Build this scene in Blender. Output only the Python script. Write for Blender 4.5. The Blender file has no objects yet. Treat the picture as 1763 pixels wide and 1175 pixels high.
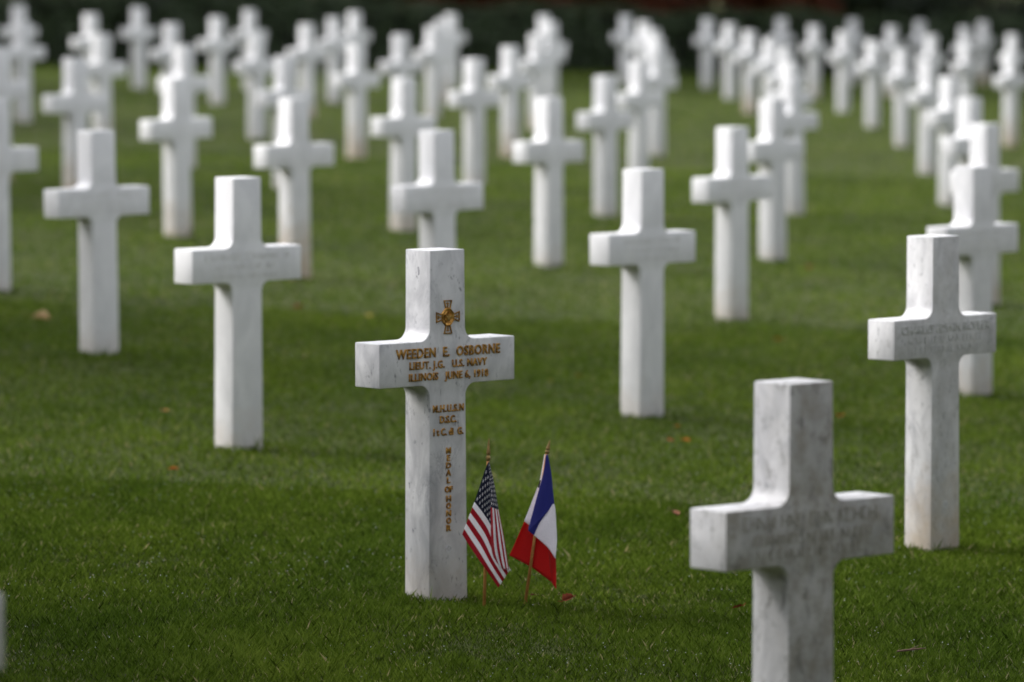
import bpy, bmesh, math, random
import numpy as np
from mathutils import Vector, Matrix

S = bpy.context.scene
COL = S.collection
R = math.radians
rng = np.random.default_rng(7)
random.seed(7)

# ------------------------------------------------------------------ camera, world, sun, exposure
EYE = 1.865            # camera height above the lawn below it
SLOPE = -0.0382        # the lawn falls gently to the right
PITCH, ROLL, FPX = 0.07621, -0.00209, 8800.0   # lens measured on a 1763 px wide frame
PW, PH = 1763.0, 1175.0

cp, sp = math.cos(PITCH), math.sin(PITCH)
FW = Vector((0, cp, -sp)); UP0 = Vector((0, sp, cp)); RT0 = Vector((1, 0, 0))
RT = RT0 * math.cos(ROLL) + UP0 * math.sin(ROLL)
UPV = -RT0 * math.sin(ROLL) + UP0 * math.cos(ROLL)
cam = bpy.data.cameras.new("camera")
cam_o = bpy.data.objects.new("camera", cam)
COL.objects.link(cam_o)
cam_o.matrix_world = Matrix(((RT.x, UPV.x, -FW.x, 0), (RT.y, UPV.y, -FW.y, 0), (RT.z, UPV.z, -FW.z, EYE), (0, 0, 0, 1)))
cam.sensor_width = 36.0
cam.lens = FPX * 36.0 / PW
cam.clip_start = 0.1
cam.clip_end = 2000
cam.dof.use_dof = True
cam.dof.focus_distance = 13.7
cam.dof.aperture_fstop = 3.5
S.camera = cam_o

SUN_EL, SUN_AZ = 40.0, -72.0          # degrees; azimuth from +Y (view direction) towards +X
w = bpy.data.worlds.new("World"); S.world = w; w.use_nodes = True
nt = w.node_tree; nt.nodes.clear()
wo = nt.nodes.new('ShaderNodeOutputWorld'); bg = nt.nodes.new('ShaderNodeBackground'); sky = nt.nodes.new('ShaderNodeTexSky')
sky.sky_type = 'NISHITA'; sky.sun_disc = False
sky.sun_elevation = R(SUN_EL); sky.sun_rotation = R(SUN_AZ)
sky.dust_density = 3.0; sky.ozone_density = 1.0; sky.air_density = 1.0
bg.inputs['Strength'].default_value = 0.135
hs = nt.nodes.new('ShaderNodeHueSaturation'); hs.inputs['Saturation'].default_value = 0.16    # thin cloud greys the sky
nt.links.new(sky.outputs[0], hs.inputs['Color']); nt.links.new(hs.outputs[0], bg.inputs[0]); nt.links.new(bg.outputs[0], wo.inputs[0])

sl = bpy.data.lights.new("sun", 'SUN'); sl.energy = 1.5; sl.angle = R(24); sl.color = (1.0, 0.965, 0.91)
so = bpy.data.objects.new("sun", sl); COL.objects.link(so)
sd = Vector((math.sin(R(SUN_AZ)) * math.cos(R(SUN_EL)), math.cos(R(SUN_AZ)) * math.cos(R(SUN_EL)), math.sin(R(SUN_EL))))
so.rotation_euler = sd.to_track_quat('Z', 'Y').to_euler()
so.location = (-20, 0, 30)

S.view_settings.view_transform = 'Standard'
S.view_settings.look = 'None'
S.view_settings.exposure = 1.52
S.view_settings.gamma = 1.0
S.render.engine = 'CYCLES'
S.cycles.max_bounces = 6
S.cycles.diffuse_bounces = 3

def gz(x, y=0.0):
    return SLOPE * x

def ground_px(px, py):
    """point of the lawn that a pixel of the photograph sees"""
    d = FW * FPX + RT * (px - PW / 2) - UPV * (py - PH / 2)
    t = -EYE / (d.z - SLOPE * d.x)
    return Vector((0, 0, EYE)) + d * t

def at_depth(px, py, depth):
    d = FW + RT * ((px - PW / 2) / FPX) - UPV * ((py - PH / 2) / FPX)
    return Vector((0, 0, EYE)) + d * depth

# ------------------------------------------------------------------ helpers
def tag(o, label=None, cat=None, group=None, kind=None):
    if label: o['label'] = label
    if cat: o['category'] = cat
    if group: o['group'] = group
    if kind: o['kind'] = kind
    return o

def link_mesh(name, me, mats=(), parent=None, smooth=False):
    o = bpy.data.objects.new(name, me); COL.objects.link(o)
    for m in mats: me.materials.append(m)
    if parent: o.parent = parent
    if smooth: me.polygons.foreach_set('use_smooth', np.ones(len(me.polygons), bool))
    return o

def empty(name, loc, rz=0.0):
    o = bpy.data.objects.new(name, None); COL.objects.link(o)
    o.empty_display_size = 0.1
    o.location = loc; o.rotation_euler = (0, 0, rz)
    return o

def mesh_np(name, verts, faces, k):
    """verts (n,3), faces (m,k) -> mesh, fast"""
    me = bpy.data.meshes.new(name)
    me.vertices.add(len(verts)); me.vertices.foreach_set('co', np.asarray(verts, np.float32).ravel())
    m = len(faces)
    me.loops.add(m * k); me.loops.foreach_set('vertex_index', np.asarray(faces, np.int32).ravel())
    me.polygons.add(m); me.polygons.foreach_set('loop_start', np.arange(0, m * k, k, dtype=np.int32))
    me.update(calc_edges=True)
    return me

def nodes_mat(name):
    m = bpy.data.materials.new(name); m.use_nodes = True
    n = m.node_tree.nodes; b = n['Principled BSDF']
    return m, n, m.node_tree.links, b

def ramp(n, stops):
    r = n.new('ShaderNodeValToRGB'); e = r.color_ramp.elements
    while len(e) < len(stops): e.new(0.5)
    for i, (p, c) in enumerate(stops):
        e[i].position = p; e[i].color = c if len(c) == 4 else (*c, 1)
    return r

def mixc(n, l, fac, a, b, mode='MIX'):
    m = n.new('ShaderNodeMix'); m.data_type = 'RGBA'; m.blend_type = mode
    for sock, v in ((0, fac), (6, a), (7, b)):
        if hasattr(v, 'is_output'): l.new(v, m.inputs[sock])
        else: m.inputs[sock].default_value = v if not isinstance(v, tuple) or len(v) == 4 else (*v, 1)
    return m.outputs[2]

def mth(n, l, op, a, b=None, c=None, clamp=False):
    m = n.new('ShaderNodeMath'); m.operation = op; m.use_clamp = clamp
    for i, v in enumerate((a, b, c)):
        if v is None: continue
        if hasattr(v, 'is_output'): l.new(v, m.inputs[i])
        else: m.inputs[i].default_value = v
    return m.outputs[0]

def noise(n, l, vec, scale, detail=4, rough=0.55, dist=0.0):
    t = n.new('ShaderNodeTexNoise'); t.inputs['Scale'].default_value = scale
    t.inputs['Detail'].default_value = detail; t.inputs['Roughness'].default_value = rough
    t.inputs['Distortion'].default_value = dist
    if vec is not None: l.new(vec, t.inputs['Vector'])
    return t

# ------------------------------------------------------------------ materials
def mat_marble():
    m, n, l, b = nodes_mat("white_marble")
    tc = n.new('ShaderNodeTexCoord'); oi = n.new('ShaderNodeObjectInfo')
    def attr(nm):
        a = n.new('ShaderNodeAttribute'); a.attribute_type = 'OBJECT'; a.attribute_name = nm
        return a.outputs['Fac']
    vein, stain, grime = attr('veining_and_shade'), attr('staining'), attr('grime')
    off = n.new('ShaderNodeCombineXYZ'); r100 = mth(n, l, 'MULTIPLY', oi.outputs['Random'], 91.0)
    l.new(r100, off.inputs[0]); l.new(r100, off.inputs[1]); l.new(r100, off.inputs[2])
    add = n.new('ShaderNodeVectorMath'); add.operation = 'ADD'; l.new(tc.outputs['Object'], add.inputs[0]); l.new(off.outputs[0], add.inputs[1])
    P = add.outputs[0]
    mp = n.new('ShaderNodeMapping'); mp.inputs['Rotation'].default_value = (0.45, 0.6, 0.35); mp.inputs['Scale'].default_value = (1.25, 1.25, 0.62)
    l.new(P, mp.inputs['Vector']); D = mp.outputs[0]
    # soft grey bedding clouds, with shade on the nearest crosses put into the grey
    cl = noise(n, l, D, 9.0, 6, 0.6, 0.8)
    clr = ramp(n, [(0.36, (0.42, 0.42, 0.445)), (0.64, (0.66, 0.655, 0.675))]); l.new(cl.outputs['Fac'], clr.inputs[0])
    base = mixc(n, l, mth(n, l, 'MULTIPLY_ADD', vein, 0.75, 0.25, True), (0.80, 0.797, 0.82), clr.outputs[0])
    # thin broken veins
    nv = noise(n, l, D, 11.0, 8, 0.7, 0.6)
    v = mth(n, l, 'ABSOLUTE', mth(n, l, 'SUBTRACT', nv.outputs['Fac'], 0.5))
    vr = ramp(n, [(0.0, (1, 1, 1)), (0.030, (0, 0, 0))]); l.new(v, vr.inputs[0])
    gate = noise(n, l, P, 7.0, 3); gr = ramp(n, [(0.5, (0, 0, 0)), (0.63, (1, 1, 1))]); l.new(gate.outputs['Fac'], gr.inputs[0])
    vf = mth(n, l, 'MULTIPLY', mth(n, l, 'MULTIPLY', vr.outputs[0], gr.outputs[0]), mth(n, l, 'MULTIPLY', vein, 0.5))
    base = mixc(n, l, vf, base, (0.20, 0.21, 0.25))
    # dark mineral specks
    s1 = noise(n, l, D, 62.0, 3, 0.6); sr = ramp(n, [(0.61, (0, 0, 0)), (0.69, (1, 1, 1))]); l.new(s1.outputs['Fac'], sr.inputs[0])
    g2 = noise(n, l, P, 12.0, 2); g2r = ramp(n, [(0.42, (0, 0, 0)), (0.6, (1, 1, 1))]); l.new(g2.outputs['Fac'], g2r.inputs[0])
    sf = mth(n, l, 'MULTIPLY', mth(n, l, 'MULTIPLY', sr.outputs[0], g2r.outputs[0]), mth(n, l, 'MULTIPLY', vein, 0.85))
    base = mixc(n, l, sf, base, (0.13, 0.135, 0.16))
    # lichen and soot bloom on old unwashed stones; also darkens the lower left crossbar
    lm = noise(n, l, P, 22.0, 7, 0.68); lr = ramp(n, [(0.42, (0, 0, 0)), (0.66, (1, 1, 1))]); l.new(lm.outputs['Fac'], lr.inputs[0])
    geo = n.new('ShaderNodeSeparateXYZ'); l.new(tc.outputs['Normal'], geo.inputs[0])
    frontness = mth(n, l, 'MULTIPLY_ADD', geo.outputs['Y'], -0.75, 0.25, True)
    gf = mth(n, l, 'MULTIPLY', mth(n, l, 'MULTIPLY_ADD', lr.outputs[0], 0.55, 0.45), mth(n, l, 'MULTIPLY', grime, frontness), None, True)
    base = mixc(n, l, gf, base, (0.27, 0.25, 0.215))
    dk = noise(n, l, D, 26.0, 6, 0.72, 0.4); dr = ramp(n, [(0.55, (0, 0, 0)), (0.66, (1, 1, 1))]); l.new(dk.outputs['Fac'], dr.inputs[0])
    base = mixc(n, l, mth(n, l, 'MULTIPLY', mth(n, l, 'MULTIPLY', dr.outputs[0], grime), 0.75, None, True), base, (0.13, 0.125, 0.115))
    # splashed earth stain that fades up from the foot
    sep = n.new('ShaderNodeSeparateXYZ'); l.new(tc.outputs['Object'], sep.inputs[0])
    hn = noise(n, l, P, 13.0, 5, 0.6)
    hh = mth(n, l, 'SUBTRACT', mth(n, l, 'MULTIPLY', hn.outputs['Fac'], 0.38), mth(n, l, 'DIVIDE', sep.outputs['Z'], mth(n, l, 'MULTIPLY_ADD', stain, 1.5, 0.55)))
    hf = mth(n, l, 'MULTIPLY', mth(n, l, 'MULTIPLY_ADD', hh, 5.0, 0.0, True), mth(n, l, 'MULTIPLY_ADD', stain, 0.75, 0.20, True), None, True)
    base = mixc(n, l, hf, base, (0.50, 0.385, 0.265))
    l.new(base, b.inputs['Base Color'])
    b.inputs['Roughness'].default_value = 0.5
    b.inputs['Specular IOR Level'].default_value = 0.35
    bp = n.new('ShaderNodeBump'); bp.inputs['Strength'].default_value = 0.12; bp.inputs['Distance'].default_value = 0.002
    bn = noise(n, l, P, 160.0, 3); l.new(bn.outputs['Fac'], bp.inputs['Height']); l.new(bp.outputs[0], b.inputs['Normal'])
    return m

def mat_plain(name, col, rough=0.6, metal=0.0, var=0.12, scale=40.0, spec=0.4, bump=0.0):
    m, n, l, b = nodes_mat(name)
    tc = n.new('ShaderNodeTexCoord')
    nz = noise(n, l, tc.outputs['Object'], scale, 4)
    lo = tuple(c * (1 - var) for c in col); hi = tuple(min(1, c * (1 + var)) for c in col)
    r = ramp(n, [(0.3, lo), (0.7, hi)]); l.new(nz.outputs['Fac'], r.inputs[0])
    l.new(r.outputs[0], b.inputs['Base Color'])
    b.inputs['Roughness'].default_value = rough; b.inputs['Metallic'].default_value = metal
    b.inputs['Specular IOR Level'].default_value = spec
    if bump:
        bp = n.new('ShaderNodeBump'); bp.inputs['Strength'].default_value = bump; bp.inputs['Distance'].default_value = 0.001
        l.new(nz.outputs['Fac'], bp.inputs['Height']); l.new(bp.outputs[0], b.inputs['Normal'])
    return m

def mat_gilt():
    m, n, l, b = nodes_mat("worn_gilding")
    tc = n.new('ShaderNodeTexCoord')
    nz = noise(n, l, tc.outputs['Object'], 90.0, 3)
    r = ramp(n, [(0.36, (0.24, 0.115, 0.03)), (0.50, (0.47, 0.245, 0.062)), (0.66, (0.72, 0.41, 0.12))]); l.new(nz.outputs['Fac'], r.inputs[0])
    l.new(r.outputs[0], b.inputs['Base Color'])
    b.inputs['Metallic'].default_value = 0.85; b.inputs['Roughness'].default_value = 0.36
    return m

def mat_cloth(name, col, transl=0.42):
    m, n, l, b = nodes_mat(name)
    tc = n.new('ShaderNodeTexCoord')
    nz = noise(n, l, tc.outputs['Object'], 500.0, 2)
    r = ramp(n, [(0.3, tuple(c * 0.88 for c in col)), (0.7, tuple(min(1, c * 1.08) for c in col))]); l.new(nz.outputs['Fac'], r.inputs[0])
    l.new(r.outputs[0], b.inputs['Base Color'])
    b.inputs['Roughness'].default_value = 0.75; b.inputs['Specular IOR Level'].default_value = 0.25
    b.inputs['Sheen Weight'].default_value = 0.2
    tr = n.new('ShaderNodeBsdfTranslucent'); l.new(r.outputs[0], tr.inputs['Color'])
    mx = n.new('ShaderNodeMixShader'); mx.inputs[0].default_value = transl
    l.new(b.outputs[0], mx.inputs[1]); l.new(tr.outputs[0], mx.inputs[2])
    l.new(mx.outputs[0], n['Material Output'].inputs[0])
    return m

def mat_lawn_soil():
    m, n, l, b = nodes_mat("mown_turf")
    tc = n.new('ShaderNodeTexCoord'); P = tc.outputs['Object']
    a = noise(n, l, P, 0.55, 5, 0.6); ar = ramp(n, [(0.32, (0.030, 0.042, 0.007)), (0.5, (0.045, 0.058, 0.009)), (0.7, (0.058, 0.068, 0.012))]); l.new(a.outputs['Fac'], ar.inputs[0])
    f = noise(n, l, P, 38.0, 6, 0.7); fr = ramp(n, [(0.3, (0.45, 0.45, 0.45)), (0.7, (1.35, 1.35, 1.3))]); l.new(f.outputs['Fac'], fr.inputs[0])
    c = mixc(n, l, 1.0, ar.outputs[0], fr.outputs[0], 'MULTIPLY')
    l.new(c, b.inputs['Base Color']); b.inputs['Roughness'].default_value = 0.85; b.inputs['Specular IOR Level'].default_value = 0.15
    bp = n.new('ShaderNodeBump'); bp.inputs['Strength'].default_value = 0.7; bp.inputs['Distance'].default_value = 0.03
    l.new(f.outputs['Fac'], bp.inputs['Height']); l.new(bp.outputs[0], b.inputs['Normal'])
    return m

def mat_leafy(name, stops, rough=0.4, spec=0.4, transl=0.3, patch=None):
    """foliage / blades: colour varies per leaf through the 'tint' attribute (0..1)"""
    m, n, l, b = nodes_mat(name)
    at = n.new('ShaderNodeAttribute'); at.attribute_name = 'tint'
    r = ramp(n, stops); l.new(at.outputs['Fac'], r.inputs[0]); c = r.outputs[0]
    if patch:
        tc = n.new('ShaderNodeTexCoord')
        mp = n.new('ShaderNodeMapping'); mp.inputs['Scale'].default_value = (1.0, 0.42, 1.0); l.new(tc.outputs['Object'], mp.inputs['Vector'])
        a = noise(n, l, mp.outputs[0], patch[0], 5, 0.6); pr = ramp(n, [(0.32, patch[1]), (0.68, patch[2])]); l.new(a.outputs['Fac'], pr.inputs[0])
        c = mixc(n, l, 1.0, c, pr.outputs[0], 'MULTIPLY')
    l.new(c, b.inputs['Base Color'])
    b.inputs['Roughness'].default_value = rough; b.inputs['Specular IOR Level'].default_value = spec
    tr = n.new('ShaderNodeBsdfTranslucent'); l.new(c, tr.inputs['Color'])
    mx = n.new('ShaderNodeMixShader'); mx.inputs[0].default_value = transl
    l.new(b.outputs[0], mx.inputs[1]); l.new(tr.outputs[0], mx.inputs[2])
    l.new(mx.outputs[0], n['Material Output'].inputs[0])
    return m

MARBLE = mat_marble()
GILT = mat_gilt()
INCISED = mat_plain("incised_stone", (0.47, 0.47, 0.465), 0.8, 0, 0.25, 60, 0.2)
MARK = mat_plain("mason_mark_stone", (0.62, 0.63, 0.64), 0.7, 0, 0.2, 80, 0.3)

# ------------------------------------------------------------------ the lawn
def build_lawn():
    me = bpy.data.meshes.new("lawn"); bm = bmesh.new()
    xs = [-300, -60, -12, 0, 12, 60, 300]; ys = [-300, -40, 0, 40, 100, 400]
    g = [[bm.verts.new((x, y, gz(x) - .012)) for x in xs] for y in ys]
    for j in range(len(ys) - 1):
        for i in range(len(xs) - 1):
            bm.faces.new((g[j][i], g[j][i + 1], g[j + 1][i + 1], g[j + 1][i]))
    bm.to_mesh(me); bm.free()
    return tag(link_mesh("lawn", me, [mat_lawn_soil()]), "closely mown wet green lawn sloping gently to the right", None, None, 'structure')
build_lawn()

ROWS = [
    [(-5.88, 61.06), (-4.6, 63.16), (-3.29, 64.35), (-2.03, 66.33), (-0.8, 68.13), (0.44, 69.85), (1.63, 73.24), (2.81, 73.59), (4.09, 77.52), (5.29, 79.44), (6.41, 80.44), (7.57, 82.15)],
    [(-4.63, 56.34), (-3.35, 58.24), (-2.1, 60.45), (-0.85, 62.2), (0.49, 63.2), (1.73, 66.92), (2.91, 68.08), (4.12, 69.7), (5.36, 72.25), (6.55, 74.04)],
    [(-4.84, 50.65), (-3.49, 52.47), (-2.18, 54.57), (-0.87, 56.45), (0.42, 58.3), (1.69, 60.8), (2.9, 62.18), (4.15, 64.0), (5.31, 64.64), (6.61, 67.52)],
    [(-3.64, 45.48), (-2.42, 48.52), (-1.09, 50.49), (0.26, 53.49), (1.55, 54.6), (2.83, 56.04), (4.12, 58.37), (5.35, 60.3)],
    [(-3.86, 38.51), (-2.68, 41.94), (-1.36, 44.8), (-0.01, 46.48), (1.36, 47.98), (2.72, 50.81), (4.03, 52.72), (5.26, 53.88)],
    [(-3.07, 35.92), (-1.73, 38.85), (-0.3, 40.7), (1.04, 41.86), (2.4, 44.0), (3.74, 45.94)],
    [(-2.09, 31.96), (-0.72, 33.77), (0.67, 36.58), (2.08, 37.76), (3.43, 40.06)],
    [(-2.71, 26.69), (-1.21, 28.5), (0.22, 30.38), (1.63, 31.86), (3.04, 33.82)],
    [(-1.85, 22.84), (-0.35, 24.31), (1.14, 26.44), (2.63, 28.36)],
    [(-1.01, 18.79), (0.53, 20.73), (2.02, 22.33)],
    [(-0.22, 14.61), (1.348, 16.32)],
    [(-1.085, 8.41), (0.60, 10.85)],
]
MAIN = ROWS[10][0]
def cross_yaw(x, y):
    return R(41.0 + min(0.3 * max(0.0, y - 14.6), 9.0) + 40.0 * x / y * (1 if y > 14.0 else .5))

# ------------------------------------------------------------------ crosses
D = 0.111            # thickness
ARM = 0.2515         # half span
AZ0, AZ1 = 0.617, 0.743
def stem_hw(z): return 0.0713 - 0.0073 * z

def cross_mesh(name, fine=True):
    r = 0.036; seg = 7 if fine else 4
    pts = []
    def arc(cx, cz, a0, a1):
        for k in range(seg + 1):
            a = R(a0 + (a1 - a0) * k / seg)
            pts.append((cx + r * math.cos(a), cz + r * math.sin(a)))
    hb, ht = stem_hw(AZ0), stem_hw(AZ1)
    pts.append((stem_hw(-0.25), -0.25))
    arc(hb + r, AZ0 - r, 180, 90)
    pts.append((ARM, AZ0)); pts.append((ARM, AZ1))
    arc(ht + r, AZ1 + r, 270, 180)
    pts.append((stem_hw(1.0), 1.0)); pts.append((-stem_hw(1.0), 1.0))
    arc(-ht - r, AZ1 + r, 0, -90)
    pts.append((-ARM, AZ1)); pts.append((-ARM, AZ0))
    arc(-hb - r, AZ0 - r, 90, 0)
    pts.append((-stem_hw(-0.25), -0.25))
    bm = bmesh.new()
    f = [bm.verts.new((x, -D / 2, z)) for x, z in pts]
    k = [bm.verts.new((x, D / 2, z)) for x, z in pts]
    n = len(pts)
    fr = bm.faces.new(f); bk = bm.faces.new(list(reversed(k)))
    for i in range(n):
        j = (i + 1) % n
        bm.faces.new((f[j], f[i], k[i], k[j]))
    bmesh.ops.recalc_face_normals(bm, faces=bm.faces[:])
    es = [e for e in bm.edges if len(e.link_faces) == 2 and e.calc_face_angle() > R(35)]
    bmesh.ops.bevel(bm, geom=es, offset=0.0032, segments=2 if fine else 1, profile=0.5, affect='EDGES')
    bmesh.ops.triangulate(bm, faces=[q for q in bm.faces if len(q.verts) > 4])
    me = bpy.data.meshes.new(name); bm.to_mesh(me); bm.free()
    me.materials.append(MARBLE)
    me.polygons.foreach_set('use_smooth', np.ones(len(me.polygons), bool))
    me.set_sharp_from_angle(angle=R(28))
    return me

CROSS = cross_mesh("cross_stone")

def text_mesh(body, width, cap, depth=0.0022, bevel=0.0007, space=1.0):
    cu = bpy.data.curves.new("lettering", 'FONT'); cu.body = body; cu.size = 1.0
    cu.align_x = 'CENTER'; cu.resolution_u = 3; cu.space_character = space; cu.offset = 0.010 if cap > .024 else .004 if cap > .0185 else .013
    o = bpy.data.objects.new("lettering", cu); COL.objects.link(o)
    dg = bpy.context.evaluated_depsgraph_get(); dg.update()
    me0 = bpy.data.meshes.new_from_object(o.evaluated_get(dg))
    v = np.empty(len(me0.vertices) * 3); me0.vertices.foreach_get('co', v); v = v.reshape(-1, 3)
    x0, x1 = v[:, 0].min(), v[:, 0].max()
    bpy.data.meshes.remove(me0)
    sc = width / (x1 - x0)
    capfont = 0.728                       # cap height of the built-in face per unit size
    cu.extrude = depth / sc; cu.bevel_depth = bevel / sc; cu.bevel_resolution = 0
    dg.update()
    me = bpy.data.meshes.new_from_object(o.evaluated_get(dg))
    bpy.data.objects.remove(o); bpy.data.curves.remove(cu)
    v = np.empty(len(me.vertices) * 3); me.vertices.foreach_get('co', v); v = v.reshape(-1, 3)
    xc = (x0 + x1) / 2
    out = np.stack([(v[:, 0] - xc) * sc, -v[:, 2] * sc, v[:, 1] * cap / capfont], 1)
    me.vertices.foreach_set('co', out.astype(np.float32).ravel()); me.update()
    return me

def put_text(name, body, s, z, width, cap, parent, mat, depth=0.0022, space=1.0):
    me = text_mesh(body, width, cap, depth, space=space)
    o = link_mesh(name, me, [mat], parent)
    o.location = (s, -D / 2 - 0.0006, z)
    return o

def ticks_mesh(lines, seed):
    """shallow worn letter strokes too faint to read: lines = (z, half width, cap height)"""
    rr = random.Random(seed); V = []; F = []
    def stroke(x0, z0, x1, z1, wd):
        dx, dz = x1 - x0, z1 - z0; L = math.hypot(dx, dz) or 1; nx, nz = -dz / L * wd / 2, dx / L * wd / 2
        a = len(V)
        for yy in (0, -0.0012):
            V.extend([(x0 + nx, yy, z0 + nz), (x0 - nx, yy, z0 - nz), (x1 - nx, yy, z1 - nz), (x1 + nx, yy, z1 + nz)])
        F.extend([(a + 4, a + 5, a + 6, a + 7), (a, a + 1, a + 5, a + 4), (a + 1, a + 2, a + 6, a + 5), (a + 2, a + 3, a + 7, a + 6), (a + 3, a, a + 4, a + 7)])
    for z, hw, cap in lines:
        x = -hw; word = rr.randint(4, 8); k = 0
        while x < hw:
            cw = cap * rr.uniform(0.45, 0.75)
            k += 1
            if k > word: x += cap * 0.6; k = 0; word = rr.randint(3, 8); continue
            t = rr.random(); wd = cap * 0.13
            stroke(x, z, x, z + cap, wd)
            if t < 0.4: stroke(x + cw, z, x + cw, z + cap, wd); stroke(x, z + cap * 0.52, x + cw, z + cap * 0.5, wd)
            elif t < 0.65: stroke(x, z + cap, x + cw, z, wd)
            else: stroke(x, z, x + cw, z, wd); stroke(x, z + cap, x + cw * 0.9, z + cap, wd)
            x += cw + cap * 0.3
    me = bpy.data.meshes.new("worn_inscription"); me.from_pydata(V, [], F); me.update()
    return me

def mason_mark(parent, z=0.145):
    V = []; F = []; n = 20
    for ring in (0.011, 0.0085):
        for k in range(n): V.append((ring * math.cos(2 * math.pi * k / n), 0, z + ring * math.sin(2 * math.pi * k / n)))
    for k in range(n): F.append((k, (k + 1) % n, n + (k + 1) % n, n + k))
    for a in range(5):
        t = 2 * math.pi * a / 5 + 0.3; b = len(V); c, s_ = math.cos(t), math.sin(t)
        V += [(0.001 * s_, 0, z - 0.001 * c), (0.0085 * c, 0, z + 0.0085 * s_), (-0.001 * s_, 0, z + 0.001 * c)]; F.append((b, b + 1, b + 2))
    m2 = bpy.data.meshes.new("foot_mark"); m2.from_pydata(V, [], F)
    bm = bmesh.new(); bm.from_mesh(m2); bmesh.ops.recalc_face_normals(bm, faces=bm.faces[:])
    ex = bmesh.ops.extrude_face_region(bm, geom=bm.faces[:])
    bmesh.ops.translate(bm, vec=(0, -0.0012, 0), verts=[v for v in ex['geom'] if isinstance(v, bmesh.types.BMVert)])
    bmesh.ops.recalc_face_normals(bm, faces=bm.faces[:]); bm.to_mesh(m2); bm.free()
    o = link_mesh("foot_mark", m2, [MARK], parent); o.location = (0, -D / 2 - 0.0004, 0)
    return o

def prism_from_outline(bm, outline, y0, y1, inner=None):
    """frame or solid plate in the xz plane between y0 and y1"""
    if inner is None:
        a = [bm.verts.new((x, y1, z)) for x, z in outline]; b = [bm.verts.new((x, y0, z)) for x, z in outline]
        bm.faces.new(a)
        for i in range(len(a)): j = (i + 1) % len(a); bm.faces.new((a[j], a[i], b[i], b[j]))
    else:
        a = [bm.verts.new((x, y1, z)) for x, z in outline]; c = [bm.verts.new((x, y1, z)) for x, z in inner]
        b = [bm.verts.new((x, y0, z)) for x, z in outline]; d = [bm.verts.new((x, y0, z)) for x, z in inner]
        for i in range(len(a)):
            j = (i + 1) % len(a)
            bm.faces.new((a[i], a[j], c[j], c[i])); bm.faces.new((a[j], a[i], b[i], b[j])); bm.faces.new((c[i], c[j], d[j], d[i]))

def medal(parent):
    root = None
    W2, H2 = 0.0435, 0.0480
    # cross arms: four flared frames with a bar down the middle
    bm = bmesh.new()
    def arm(ang, ln):
        c, s_ = math.cos(ang), math.sin(ang)
        def t(p): return [(x * c - z * s_, x * s_ + z * c) for x, z in p]
        o = [(-0.0075, 0.018), (0.0075, 0.018), (0.0155, ln), (-0.0155, ln)]
        i = [(-0.0045, 0.021), (0.0045, 0.021), (0.0112, ln - 0.0032), (-0.0112, ln - 0.0032)]
        prism_from_outline(bm, t(o), 0, -0.003, t(i))
        prism_from_outline(bm, t([(-0.0016, 0.020), (0.0016, 0.020), (0.0016, ln - 0.007), (-0.0016, ln - 0.007)]), 0, -0.0022)
        prism_from_outline(bm, t([(-0.005, ln - 0.0105), (0.005, ln - 0.0105), (0.005, ln - 0.0078), (-0.005, ln - 0.0078)]), 0, -0.0018)
    for a, ln in ((0, H2), (90, W2), (180, H2), (270, W2)): arm(R(a), ln)
    bmesh.ops.recalc_face_normals(bm, faces=bm.faces[:])
    me = bpy.data.meshes.new("medal_emblem"); bm.to_mesh(me); bm.free()
    root = link_mesh("medal_emblem", me, [GILT], parent); root.location = (0, -D / 2 - 0.0004, 0.809)
    # faceted eight sided disc, ring, and shield with spread wings
    bm = bmesh.new(); n = 8
    rings = [(0.0255, -0.0005), (0.0225, -0.0045), (0.0165, -0.0032), (0.0150, -0.0052), (0.0128, -0.0030)]
    vs = [[bm.verts.new((r * math.cos(2 * math.pi * (k + .5) / n), y, r * 1.12 * math.sin(2 * math.pi * (k + .5) / n))) for k in range(n)] for r, y in rings]
    for a, b in zip(vs, vs[1:]):
        for k in range(n): j = (k + 1) % n; bm.faces.new((a[k], a[j], b[j], b[k]))
    bm.faces.new(vs[-1])
    bmesh.ops.recalc_face_normals(bm, faces=bm.faces[:])
    m2 = bpy.data.meshes.new("disc"); bm.to_mesh(m2); bm.free(); link_mesh("disc", m2, [GILT], root)
    bm = bmesh.new()
    prism_from_outline(bm, [(-.0045, .001), (.0045, .001), (.0045, -.005), (0, -.0095), (-.0045, -.005)], -0.003, -0.0058)
    prism_from_outline(bm, [(-.0015, .002), (-.0105, .0075), (-.0095, .001), (-.005, -.001)], -0.003, -0.0055)
    prism_from_outline(bm, [(.0015, .002), (.005, -.001), (.0095, .001), (.0105, .0075)], -0.003, -0.0055)
    prism_from_outline(bm, [(-.002, .0015), (.002, .0015), (.0016, .0075), (-.0030, .0075)], -0.003, -0.0062)
    bmesh.ops.recalc_face_normals(bm, faces=bm.faces[:])
    m3 = bpy.data.meshes.new("eagle"); bm.to_mesh(m3); bm.free(); link_mesh("eagle", m3, [mat_plain("bright_gilding", (0.66, 0.42, 0.16), 0.35, 0.9, 0.2, 120)], root)
    return root

def place(o, x, y):
    o.location = (x, y + 0.01, gz(x) - (0.033 if y < 11 and x > 0 else 0))
    o.rotation_euler = (0, 0, cross_yaw(x, y))

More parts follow.
